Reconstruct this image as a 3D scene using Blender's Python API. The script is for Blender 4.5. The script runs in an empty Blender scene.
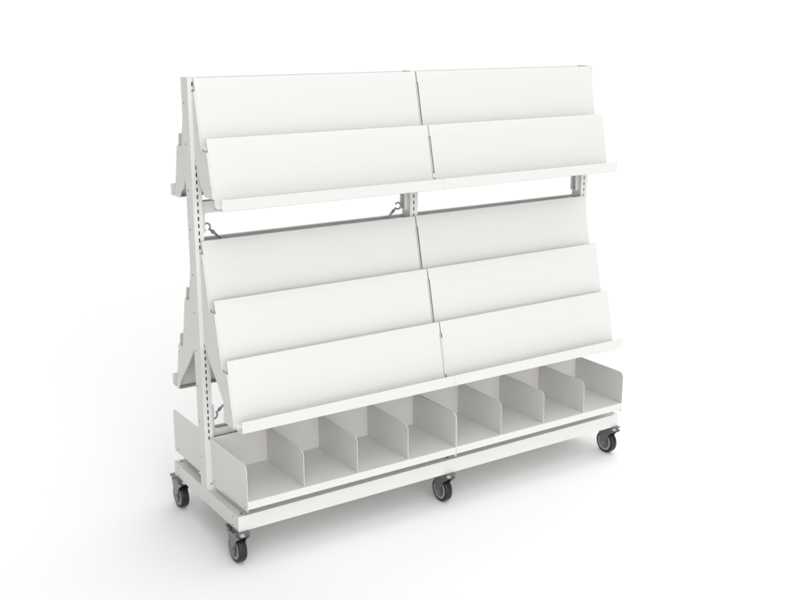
import bpy, bmesh, math
from mathutils import Vector, Matrix
PI = math.pi
S = bpy.context.scene
C = S.collection

# ------------------------------------------------------------------ materials
def mat(name, col, rough, metal=0.0, bump=0.0, bscale=300.0, var=0.0, coat=0.0):
    m = bpy.data.materials.new(name); m.use_nodes = True
    nt = m.node_tree; b = nt.nodes['Principled BSDF']
    b.inputs['Base Color'].default_value = (*col, 1)
    b.inputs['Roughness'].default_value = rough
    b.inputs['Metallic'].default_value = metal
    if coat:
        b.inputs['Coat Weight'].default_value = coat
        b.inputs['Coat Roughness'].default_value = 0.25
    tc = nt.nodes.new('ShaderNodeTexCoord')
    if bump:
        n = nt.nodes.new('ShaderNodeTexNoise'); n.inputs['Scale'].default_value = bscale
        n.inputs['Detail'].default_value = 3
        nt.links.new(tc.outputs['Object'], n.inputs['Vector'])
        bp = nt.nodes.new('ShaderNodeBump'); bp.inputs['Strength'].default_value = bump
        bp.inputs['Distance'].default_value = 0.001
        nt.links.new(n.outputs['Fac'], bp.inputs['Height'])
        nt.links.new(bp.outputs['Normal'], b.inputs['Normal'])
    if var:
        n2 = nt.nodes.new('ShaderNodeTexNoise'); n2.inputs['Scale'].default_value = 6
        n2.inputs['Detail'].default_value = 4
        nt.links.new(tc.outputs['Object'], n2.inputs['Vector'])
        mr = nt.nodes.new('ShaderNodeMapRange')
        mr.inputs['To Min'].default_value = rough - var; mr.inputs['To Max'].default_value = rough + var
        nt.links.new(n2.outputs['Fac'], mr.inputs['Value'])
        nt.links.new(mr.outputs['Result'], b.inputs['Roughness'])
    return m
WHITE = mat('white_powder_coat', (0.668, 0.659, 0.643), 0.30, var=0.015)
ZINC = mat('zinc_plated_steel', (0.20, 0.208, 0.211), 0.30, metal=0.75, bump=0.1, bscale=200, var=0.08)
STEEL = mat('bright_steel_rod', (0.30, 0.32, 0.33), 0.28, metal=0.9)
RUBBER = mat('black_rubber', (0.008, 0.008, 0.009), 0.42, bump=0.1, bscale=300)
GREY = mat('grey_plastic', (0.33, 0.33, 0.34), 0.5, bump=0.1)
DGREY = mat('dark_grey_plastic', (0.13, 0.14, 0.15), 0.5, bump=0.1)
SCREW = mat('dull_screw_steel', (0.22, 0.215, 0.21), 0.5, metal=0.3)
DARK = mat('painted_slot_shade', (0.03, 0.03, 0.03), 0.7)  # near-black colour for the shade inside the hollow posts
FLOOR = mat('white_studio_floor', (0.95, 0.953, 0.948), 0.75, bump=0.0)

# ------------------------------------------------------------------ mesh helpers
def link(name, bm, m, parent=None, smooth=False, loc=None):
    me = bpy.data.meshes.new(name)
    bmesh.ops.recalc_face_normals(bm, faces=bm.faces[:])
    bm.to_mesh(me); bm.free()
    if smooth:
        for p in me.polygons: p.use_smooth = True
        me.set_sharp_from_angle(angle=math.radians(40))
    me.materials.append(m)
    o = bpy.data.objects.new(name, me); C.objects.link(o)
    if parent: o.parent = parent
    if loc: o.location = loc
    return o

def box(bm, x0, x1, y0, y1, z0, z1, bev=0.0):
    g = bmesh.ops.create_cube(bm, size=1.0)
    for v in g['verts']:
        v.co = Vector((x0 + (v.co.x + .5) * (x1 - x0), y0 + (v.co.y + .5) * (y1 - y0), z0 + (v.co.z + .5) * (z1 - z0)))
    if bev:
        es = set(e for v in g['verts'] for e in v.link_edges)
        bmesh.ops.bevel(bm, geom=list(es), offset=bev, segments=2, affect='EDGES', profile=.5)

def sheet(bm, prof, x0, x1, t):
    """a bent sheet: polyline prof of (y,z) thickened by t and run along x"""
    n = len(prof); nor = []
    for i in range(n):
        a = Vector(prof[max(i - 1, 0)]); b = Vector(prof[min(i + 1, n - 1)])
        if 0 < i < n - 1:
            d1 = (Vector(prof[i]) - a).normalized(); d2 = (b - Vector(prof[i])).normalized()
            n1 = Vector((-d1.y, d1.x)); n2 = Vector((-d2.y, d2.x)); nn = (n1 + n2).normalized()
            nor.append(nn / max(0.5, nn.dot(n1)))
        else:
            d = (b - a).normalized(); nor.append(Vector((-d.y, d.x)))
    A = [Vector(p) for p in prof]; B = [A[i] + nor[i] * t for i in range(n)]
    V = [[bm.verts.new((x, p.x, p.y)) for p in L] for x in (x0, x1) for L in (A, B)]
    a0, b0, a1, b1 = V
    for i in range(n - 1):
        bm.faces.new((a0[i], a0[i + 1], a1[i + 1], a1[i])); bm.faces.new((b0[i], b1[i], b1[i + 1], b0[i + 1]))
        bm.faces.new((a0[i], b0[i], b0[i + 1], a0[i + 1])); bm.faces.new((a1[i], a1[i + 1], b1[i + 1], b1[i]))
    bm.faces.new((a0[0], a1[0], b1[0], b0[0])); bm.faces.new((a0[-1], b0[-1], b1[-1], a1[-1]))

def plate_x(bm, poly, x0, x1):
    """flat plate: outline poly of (y,z) between x0 and x1"""
    a = [bm.verts.new((x0, y, z)) for y, z in poly]; b = [bm.verts.new((x1, y, z)) for y, z in poly]
    bm.faces.new(a); bm.faces.new(b[::-1]); n = len(poly)
    for i in range(n): bm.faces.new((a[i], b[i], b[(i + 1) % n], a[(i + 1) % n]))

def plate_y(bm, poly, y0, y1):
    a = [bm.verts.new((x, y0, z)) for x, z in poly]; b = [bm.verts.new((x, y1, z)) for x, z in poly]
    bm.faces.new(a); bm.faces.new(b[::-1]); n = len(poly)
    for i in range(n): bm.faces.new((a[i], b[i], b[(i + 1) % n], a[(i + 1) % n]))

def cyl(bm, p0, p1, r0, r1=None, n=24):
    p0 = Vector(p0); p1 = Vector(p1); d = p1 - p0
    M = Matrix.Translation((p0 + p1) / 2) @ d.to_track_quat('Z', 'Y').to_matrix().to_4x4()
    bmesh.ops.create_cone(bm, cap_ends=True, segments=n, radius1=r0, radius2=r0 if r1 is None else r1, depth=d.length, matrix=M)

def lathe_x(bm, prof, c, n=48):
    """closed ring profile of (x, r) turned about the x axis through c"""
    rows = []
    for k in range(n):
        a = 2 * PI * k / n
        rows.append([bm.verts.new((c[0] + x, c[1] + r * math.cos(a), c[2] + r * math.sin(a))) for x, r in prof])
    m = len(prof)
    for k in range(n):
        A, B = rows[k], rows[(k + 1) % n]
        for i in range(m):
            bm.faces.new((A[i], A[(i + 1) % m], B[(i + 1) % m], B[i]))

def tube(bm, pts, r, n=12):
    pts = [Vector(p) for p in pts]; rings = []
    for i, p in enumerate(pts):
        d = (pts[min(i + 1, len(pts) - 1)] - pts[max(i - 1, 0)]).normalized()
        u = Vector((0, 1, 0)) - d * d.y; u.normalize(); w = d.cross(u)
        rings.append([bm.verts.new(p + (u * math.cos(2 * PI * k / n) + w * math.sin(2 * PI * k / n)) * r) for k in range(n)])
    for a, b in zip(rings, rings[1:]):
        for k in range(n): bm.faces.new((a[k], a[(k + 1) % n], b[(k + 1) % n], b[k]))
    bm.faces.new(rings[0]); bm.faces.new(rings[-1][::-1])

# ------------------------------------------------------------------ setting
bm = bmesh.new()
vs = [bm.verts.new(p) for p in ((-400, -400, 0), (400, -400, 0), (400, 400, 0), (-400, 400, 0))]; bm.faces.new(vs)
fl = link('floor', bm, FLOOR); fl['kind'] = 'structure'

# ------------------------------------------------------------------ the rack
W = 0.8882; XS = 0.0168; XM = XS + W; XR = XS + 2 * W; L = XR + XS
PD = 0.028; PH = 0.0168; ZB0, ZB1, ZT = 0.1286, 0.185, 1.657
rack = bpy.data.objects.new('mobile_display_rack', None); C.objects.link(rack)
rack.location = (0, 0, 0); rack.empty_display_size = 0.2
rack['label'] = 'white double-sided book display rack with sloping shelves and divided trays on black castors'
rack['category'] = 'display rack'

def make_post(xc, closed_left):
    bm = bmesh.new(); t = 0.0016
    x0, x1 = xc - PH, xc + PH; z0, z1 = ZB1, ZT
    # side walls
    box(bm, x0, x0 + t, -PD, PD, z0, z1); box(bm, x1 - t, x1, -PD, PD, z0, z1)
    box(bm, x0 + t, x1 - t, -PD + t, PD - t, z1 - t, z1 - 0.0002); box(bm, x0 + t, x1 - t, -PD + t, PD - t, z0 + .0002, z0 + t)
    sw = 0.0026; sh = 0.0072
    zs = [1.3604 - 0.025 * i for i in range(-11, 40)][::-1]
    for s in (-1, 1):
        ya, yb = sorted((s * PD, s * (PD - t)))
        box(bm, x0 + t, xc - sw, ya, yb, z0, z1); box(bm, xc + sw, x1 - t, ya, yb, z0, z1)
        prev = z0
        for z in [0.207] + zs:
            h = sh if z > .3 else 0.003
            box(bm, xc - sw, xc + sw, ya, yb, prev, z - h); prev = z + h
        box(bm, xc - sw, xc + sw, ya, yb, prev, z1)
    bmesh.ops.remove_doubles(bm, verts=bm.verts[:], dist=1e-6)
    # added dark core that paints shade into the slots
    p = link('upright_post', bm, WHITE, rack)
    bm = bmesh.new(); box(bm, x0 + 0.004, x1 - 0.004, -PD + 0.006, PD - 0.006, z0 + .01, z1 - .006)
    link('slot_shade_core', bm, DARK, p)
    if closed_left:
        for z in (1.573, 1.436, 1.2795, 1.143, 0.984, 0.847, 0.708, 0.575, 0.441, 0.3055):
            bm = bmesh.new(); cyl(bm, (x0 - 0.0006, 0.010, z), (x0 + 0.001, 0.010, z), 0.0034, n=16)
            link('bolt_and_hole_disc', bm, SCREW, p)  # flat disc added for a drilled hole, its shade put into the colour
    else:
        for z in (1.143, 1.168):
            bm = bmesh.new(); cyl(bm, (x0 - 0.0008, 0.012, 1.14), (x0 + 0.001, 0.012, 1.14), 0.004, n=16)
            link('bolt_and_hole_disc', bm, SCREW, p); break  # hole in the side wall shown by an added dull disc
    return p
for xc, cl in ((XS, True), (XM, False), (XR, False)): make_post(xc, cl)

# base: three cross beams and four long rails
D = 0.2893
for k, (a, b) in enumerate(((0, 0.0345), (0.8845, 0.9190), (1.7735, L))):
    yd = D if k == 2 else D - 0.0342
    bm = bmesh.new(); box(bm, a, b, -yd, yd, ZB0, ZB1, 0.0008 if k == 2 else 0)
    beam = link('cross_beam', bm, WHITE, rack, smooth=True)
    for y, z in ((-.246, .173), (-.243, .1375), (.264, .171), (.266, .138)):
        bm = bmesh.new(); cyl(bm, (a - 0.0006, y * (1 if abs(y) < .25 or k == 2 else .95), z), (a + .001, y * (1 if abs(y) < .25 or k == 2 else .95), z), 0.0032, n=16); link('bolt_and_hole_disc', bm, SCREW, beam)  # added discs stand for dark holes in the beam side
    for y in (-.268, .268):
        bm = bmesh.new(); cyl(bm, ((a + b) / 2 + 0.004, y, ZB1 - .001), ((a + b) / 2 + 0.004, y, ZB1 + .0008), 0.006, n=16); link('bolt_and_hole_disc', bm, SCREW, beam)  # top hole drawn as an added disc, darkness in its colour
for s in (-1, 1):
    for a, b in ((0, 0.8836), (0.8843, 1.7729)):
        bm = bmesh.new(); ya, yb = sorted((s * (D - .0004), s * (D - 0.034)))
        box(bm, a, b, ya, yb, ZB0, ZB1); link('base_rail', bm, WHITE, rack, smooth=True)

# frame crossbars with turned ends between the posts
def arcpts(cx, cz, r, a0, a1, n=7):
    return [(cx + r * math.cos(math.radians(a0 + (a1 - a0) * i / n)), cz + r * math.sin(math.radians(a0 + (a1 - a0) * i / n))) for i in range(n + 1)]
def crossbar(x0, x1, y0, y1, top):
    g = 0.0135; r = 0.010
    if top: z0, z1, ze = 1.199, 1.240, 1.132
    else: z0, z1, ze = 0.4085, 0.380, 0.50
    sg = 1 if top else -1
    ins = [(x0 + g, ze)] + [(x0 + g + r - r * math.cos(a), z0 - sg * r + sg * r * math.sin(a)) for a in [PI / 2 * i / 6 for i in range(7)]]
    ins += [(x1 - g - r + r * math.cos(a), z0 - sg * r + sg * r * math.sin(a)) for a in [PI / 2 * i / 6 for i in range(6, -1, -1)]] + [(x1 - g, ze)]
    poly = [(x0, ze)] + ins + [(x1, ze), (x1, z1), (x0, z1)]
    bm = bmesh.new(); plate_y(bm, poly, y0, y1)
    return link('crossbar', bm, WHITE, rack)
for a, b in ((XS + PH + .0002, XM - PH - .0002), (XM + PH + .0002, XR - PH - .0002)):
    for top in (True, False):
        crossbar(a, b, -0.010, -0.004, top); crossbar(a, b, 0.018, 0.024, top)

# wire cross brace with hooks in the left bay
def brace(p0, p1):
    p0 = Vector(p0); p1 = Vector(p1); d = (p1 - p0).normalized(); R = 0.0125
    bm = bmesh.new(); tube(bm, [p0 + d * R, p1 - d * R], 0.0030)
    rod = link('cross_brace', bm, STEEL, rack, smooth=True)
    for c, e in ((p0, d), (p1, -d)):
        pr = Vector((-e.z, 0, e.x))
        if c is p0 and c.x < .5: pr = pr if pr.x * 1 > 0 else -pr
        bm = bmesh.new(); pts = []
        for i in range(21):
            a = math.radians(0 + 290 * i / 20)
            pts.append(c + e * R * math.cos(a) + pr * R * math.sin(a))
        tube(bm, pts, 0.0033); link('hook', bm, STEEL, rod, smooth=True)
        bm = bmesh.new(); cyl(bm, c + e * (R + .012), c + e * (R + .022), 0.0066, n=6); link('nut', bm, SCREW, rod)
        bm = bmesh.new(); cyl(bm, c + e * (R - .002), c + e * (R + .034), 0.0042, n=12); link('turnbuckle', bm, STEEL, rod, smooth=True)
brace((0.0570, -0.001, 1.149), (0.850, -0.001, 0.452))
brace((0.0560, 0.010, 0.452), (0.852, 0.004, 1.1475))

# ------------------------------------------------------------------ display shelves
def display_shelf(tiers, lip, bays, s, lowered):
    """tiers: list of (d_top, z_top, d_bottom, z_bottom); d = distance in front of the centre plane"""
    x0, x1, l0, l1 = bays; wl = 0.0036 if x0 > .5 else 0.0; wr = 0.0036 if x1 < 1 else 0.0020; dl, lt, lb = lip
    def Y(d): return s * d
    # trough at the foot with its front lip (the part that carries the others)
    db = tiers[-1][2]; bm = bmesh.new(); t = 0.0015
    prof = [(db - 0.014, lb + t), (dl - 0.002, lb + t), (dl - 0.0005, lb + t + .0012), (dl, lt)]
    prof = [(Y(a), b) for a, b in prof]
    sheet(bm, prof, l0, l1, t if s < 0 else -t)
    # small inward hem of the lip
    root = link('display_shelf', bm, WHITE, rack)
    for k, (dt, zt, dbb, zb) in enumerate(tiers):
        zf = (tiers[k + 1][1] - 0.040) if k + 1 < len(tiers) else lb + 2 * t + .0006
        m = (dbb - dt) / (zt - zb)
        dend = dt + m * (zt - zf); r = 0.020
        dnext = tiers[k + 1][0] - 0.0015 if k + 1 < len(tiers) else dend + r + .001
        prof = [(dt - 0.011, zt - 0.003), (dt - 0.011, zt - 0.0006), (dt - 0.0096, zt), (dt - 0.001, zt), (dt, zt - 0.0012)]
        prof.append((dt + m * (zt - zf - r), zf + r))
        for i in range(1, 7):
            a = PI / 2 * i / 6
            prof.append((dend - m * r + r * (1 - math.cos(a)), zf + r - r * math.sin(a)))
        if k + 1 < len(tiers):
            prof.append((dnext - .001, zf))
        zc = zt - 0.040; split = (dt + m * (zt - zc), zc)
        topp = [(Y(a), b) for a, b in prof[:5] + [split]]; prof = [(Y(a), b) for a, b in [split] + prof[5:]]
        tt = -0.0012 if s > 0 else 0.0012
        bm = bmesh.new(); sheet(bm, topp, x0 - wl, x1 + wr, tt); sheet(bm, prof, x0, x1, tt)
        link('sloping_panel', bm, WHITE, root, smooth=True)
    # side brackets
    def outline(ins):
        P = []
        for k, (dt, zt, dbb, zb) in enumerate(tiers):
            m = (dbb - dt) / (zt - zb); zc = zt - 0.043
            if k == 0: P.append((PD - .0008, zc))
            P.append((dt + m * (zt - zc) - ins, zc))
            if k + 1 < len(tiers):
                z2 = tiers[k + 1][1] - 0.043
                P.append((dt + m * (zt - z2) - ins, z2))
            else:
                zend = lb + .0025
                if not lowered and s < 0 and (ins < .002): zend = lt - .006
                P.append((dt + m * (zt - zend) - ins, zend))
        if lowered:
            P += ([(0.172, 0.4945), (0.1735, 0.570)] if s < 0 else [(0.238, 0.4945), (0.222, .524), (0.1735, 0.575)]) + [ (0.1268, 0.6249), (0.047, 0.7128), (PD - .0008, 0.745)]
        else:
            P += ([(0.098, 1.2690)] if s < 0 and ins < .002 else [(0.128, lb + .0025), (0.112, 1.262)]) + [ (0.088, 1.276), (0.042, 1.345), (PD - .0008, 1.392)]
        return [(Y(a), b) for a, b in P]
    for xa, xb in ((x0 - 0.0052, x0 - 0.0002), (x1 + 0.0004, x1 + 0.0034)):
        bm = bmesh.new(); plate_x(bm, outline(0.0010 if xa < .5 or xb > 1.2 else 0.0075), xa, xb)
        br = link('side_bracket', bm, WHITE, root)
        for k, (dt, zt, dbb, zb) in enumerate(tiers):
            if lowered and k > 0 or True:
                m = (dbb - dt) / (zt - zb)
                for f in (.35, .82):
                    z = zt - f * (zt - zb); d = dt + m * (zt - z) - 0.011
                    if d < PD + .012: continue
                    bm = bmesh.new(); cyl(bm, (xa - .0005, Y(d), z), (xa + .001, Y(d), z), 0.0022, n=12); link('rivet', bm, SCREW, br)
    return root
UP = [(.0349, 1.6554, .0772, 1.4609), (.1184, 1.4634, .1614, 1.2703)]
LO = [(.0389, 1.1082, .0829, .9075), (.1211, .9149, .1664, .7116), (.205, .7219, .2503, .5153)]
B1 = (0.0194, 0.8987, 0.0201, 0.9053); B2 = (0.9105, 1.7876, 0.9063, 1.7927)
for s in (-1, 1):
    for bay in (B1, B2):
        display_shelf(UP, (.2201, 1.2753, 1.2353), bay, s, False)
        display_shelf(LO, (.3063, .5349, .4921), bay, s, True)

# ------------------------------------------------------------------ divided trays
def panel_outline(d0, d1, z0, z1, r):
    P = [(d0, z0), (d1, z0)]
    for i in range(8):
        a = PI / 2 * i / 7; P.append((d1 - r + r * math.cos(a), z1 - r + r * math.sin(a)))
    P.append((d0, z1)); return P
def tray(x0, x1, s, dvx):
    t = 0.0015; zf = 0.248; zt = 0.3865
    bm = bmesh.new()
    prof = [(0.0315, zt), (0.0315, zf + .002), (0.0335, zf), (0.3235, zf), (0.3250, zf - .0015), (0.3250, 0.2238), (0.312, 0.2238)]
    prof = [(s * a, b) for a, b in prof]
    sheet(bm, prof, x0 + .002, x1 - .002, -t if s < 0 else t)
    tr = link('book_tray', bm, WHITE, rack)
    for xa in (x0, x1 - .0018):
        bm = bmesh.new(); plate_x(bm, [(s * a, b) for a, b in panel_outline(0.0292, 0.3258, 0.2126, zt + .0005, 0.024)], xa, xa + .0018)
        sp = link('side_panel', bm, WHITE, tr)
        for d, z in ((0.045, 0.222), (0.285, 0.230), (0.303, 0.2225), (.045, .345)):
            if z > .3: continue
            bm = bmesh.new(); cyl(bm, (xa - .0006, s * d, z), (xa + .0005, s * d, z), 0.0030, n=14); link('bolt_and_hole_disc', bm, SCREW, sp)
    for xd in dvx:
        bm = bmesh.new(); plate_x(bm, [(s * a, b) for a, b in panel_outline(0.0340, 0.3195, zf + .0017, zt, 0.024)], xd - .0009, xd + .0009)
        link('divider', bm, WHITE, tr)
for s in (-1, 1):
    tray(0.0206, 0.9035, s, (0.2435, 0.4640, 0.6845))
    tray(0.9050, 1.7900, s, (1.1300, 1.3510, 1.5710))

# ------------------------------------------------------------------ castors
def castor(xc, yc, brake):
    """wheel centre (xc, yc); the swivel head stands 30 mm in front of it"""
    R = 0.0495; w = 0.0155; c = (xc, yc, R); ax = xc + 0.004; ay = yc - 0.028
    bm = bmesh.new()
    # top plate and swivel head
    box(bm, ax - .022, ax + .022, ay - .026, ay + .032, ZB0 - .0038, ZB0 - .0004, 0.0012)
    cyl(bm, (ax, ay, ZB0 - .0150), (ax, ay, ZB0 - .0036), 0.0285, 0.0245, n=32)
    mount = link('castor', bm, ZINC, rack, smooth=True)
    # fork: two cheeks joined over the tyre, flaring to the head
    bm = bmesh.new()
    cheek = [(-.056, .1135), (.016, .1135), (.028, .110), (.031, .099), (.027, .083), (.021, .066)]
    for i in range(11):
        a = -PI * i / 10; cheek.append((.0180 * math.cos(a) + .0005, .0480 + .0165 * math.sin(a)))
    cheek += [(-.0185, .062), (-.0215, .074), (-.0275, .086), (-.0370, .0965), (-.0480, .1040), (-.0560, .1085)]
    for sx in (-1, 1):
        a, b = sorted((xc + sx * (w + .0035), xc + sx * (w + .0058)))
        plate_x(bm, [(yc + y, z) for y, z in cheek], a, b)
    hood = [(.0315, .099), (.0285, .1102), (.016, .1138), (-.030, .1138), (-.0480, .1136), (-.0570, .1120)]
    sheet(bm, [(yc + y, z) for y, z in hood], xc - w - .0060, xc + w + .0060, -.002)
    fork = link('fork', bm, ZINC, mount, smooth=True)
    bm = bmesh.new(); cyl(bm, (xc - w - .010, yc, R), (xc + w + .010, yc, R), .0058, n=6); link('axle_bolt', bm, SCREW, mount)
    # tyre with rounded shoulders
    prof = []
    ri = .0375
    for sx, a0 in ((1, 0), (-1, 90)):
        for i in range(7):
            a = math.radians(a0 + 90 * i / 6); prof.append((sx * 0 + (w - .006) * (1 if a0 == 0 else -1) + .006 * math.cos(a), R - .006 + .006 * math.sin(a)))
    prof += [(-w, ri), (w, ri)]
    bm = bmesh.new(); lathe_x(bm, prof, c, 64); link('tyre', bm, RUBBER, mount, smooth=True)
    prof = [(w - .0002, ri + .0004), (-w + .0002, ri + .0004), (-w - .0004, ri - .002), (-w - .0004, .0295), (-w + .003, .0275), (w - .003, .0275), (w + .0004, .0295), (w + .0004, ri - .002)]
    bm = bmesh.new(); lathe_x(bm, prof, c, 64); link('rim', bm, GREY, mount, smooth=True)
    bm = bmesh.new(); cyl(bm, (xc - w + .0035, yc, R), (xc + w - .0035, yc, R), .0278, n=48)
    cyl(bm, (xc - w - .0015, yc, R), (xc + w + .0015, yc, R), .013, n=32); link('hub', bm, DGREY, mount, smooth=True)
    if brake:
        bm = bmesh.new()
        plate_x(bm, [(yc + .020, .1100), (yc + .052, .1165), (yc + .056, .1225), (yc + .050, .1232), (yc + .020, .1172)], xc - .021, xc + .010)
        plate_x(bm, [(yc + .012, .098), (yc + .044, .1015), (yc + .047, .107), (yc + .012, .106)], xc - .019, xc + .012)
        link('brake_pedal', bm, ZINC, mount)
CY0, CY1 = -.2495, .2665
for x, y, br in ((0.0115, CY0, True), (0.0115, CY1, True), (0.896, CY0, False), (0.896, CY1, False), (1.788, CY0, False), (1.788, CY1, False)):
    castor(x, y, br)

# ------------------------------------------------------------------ light
w = bpy.data.worlds.new('World'); S.world = w; w.use_nodes = True
nt = w.node_tree; bg = nt.nodes['Background']
tc = nt.nodes.new('ShaderNodeTexCoord'); sep = nt.nodes.new('ShaderNodeSeparateXYZ')
nt.links.new(tc.outputs['Generated'], sep.inputs[0])
def mrange(src, a, b, lo, hi):
    n = nt.nodes.new('ShaderNodeMapRange'); n.interpolation_type = 'SMOOTHSTEP'
    for k, v in zip(('From Min', 'From Max', 'To Min', 'To Max'), (a, b, lo, hi)): n.inputs[k].default_value = v
    nt.links.new(src, n.inputs['Value']); return n.outputs['Result']
def madd(a, b):
    n = nt.nodes.new('ShaderNodeMath'); n.operation = 'ADD'
    nt.links.new(a, n.inputs[0]); nt.links.new(b, n.inputs[1]); return n
def math2(op, a, b):
    n = nt.nodes.new('ShaderNodeMath'); n.operation = op
    for k, v in enumerate((a, b)):
        if isinstance(v, (float, int)): n.inputs[k].default_value = v
        else: nt.links.new(v, n.inputs[k])
    return n.outputs[0]
# made-up soft light lobes as a lighting environment, strengths fitted to tones: (azimuth, elevation, brightness), azimuth 0 = right, 90 = behind, 270 = in front
LIGHT = 1.03
LIGHT_LOBES = [(0, 8, 0.31), (30, 8, 0.55), (60, 8, 0.81), (240, 8, 2.5), (270, 8, 2.3), (0, 32, 0.42), (36, 32, 0.56), (72, 32, 0.55), (252, 32, 2.2), (288, 32, 0.12), (0, 60, 0.97), (60, 60, 0.59), (240, 60, 0.89), (300, 60, 1.26), (0, 90, 1.55)]
total = math2('MULTIPLY', mrange(sep.outputs['Z'], 0.02, 0.06, 1.0, 0.0), 0.8)      # white backdrop at the horizon
for az, el, v in LIGHT_LOBES:
    a, e = math.radians(az), math.radians(el)
    dv = nt.nodes.new('ShaderNodeVectorMath'); dv.operation = 'DOT_PRODUCT'
    nt.links.new(tc.outputs['Generated'], dv.inputs[0])
    dv.inputs[1].default_value = (math.cos(a) * math.cos(e), math.sin(a) * math.cos(e), math.sin(e))
    lobe = math2('EXPONENT', math2('MULTIPLY', math2('SUBTRACT', dv.outputs['Value'], 1.0), 14.0), 0.0)
    total = math2('ADD', total, math2('MULTIPLY', lobe, v * LIGHT))
nt.links.new(total, bg.inputs['Strength'])
bg.inputs['Color'].default_value = (1.0, 1.0, 0.995, 1)

# ------------------------------------------------------------------ camera
cd = bpy.data.cameras.new('camera'); cam = bpy.data.objects.new('camera', cd); C.objects.link(cam)
cam.location = (-1.3655, -3.3469, 1.8328)
cam.rotation_euler = (PI / 2 - 0.2600, 0, -0.5817)
cd.sensor_width = 36; cd.lens = 1051.061 / 800 * 36
cd.shift_x = (400 - 394.824) / 800; cd.shift_y = (301.809 - 300) / 800
cd.clip_end = 2000; cd.clip_start = 0.05
S.camera = cam
S.view_settings.view_transform = 'Standard'; S.view_settings.look = 'None'
S.view_settings.exposure = 0; S.view_settings.gamma = 1
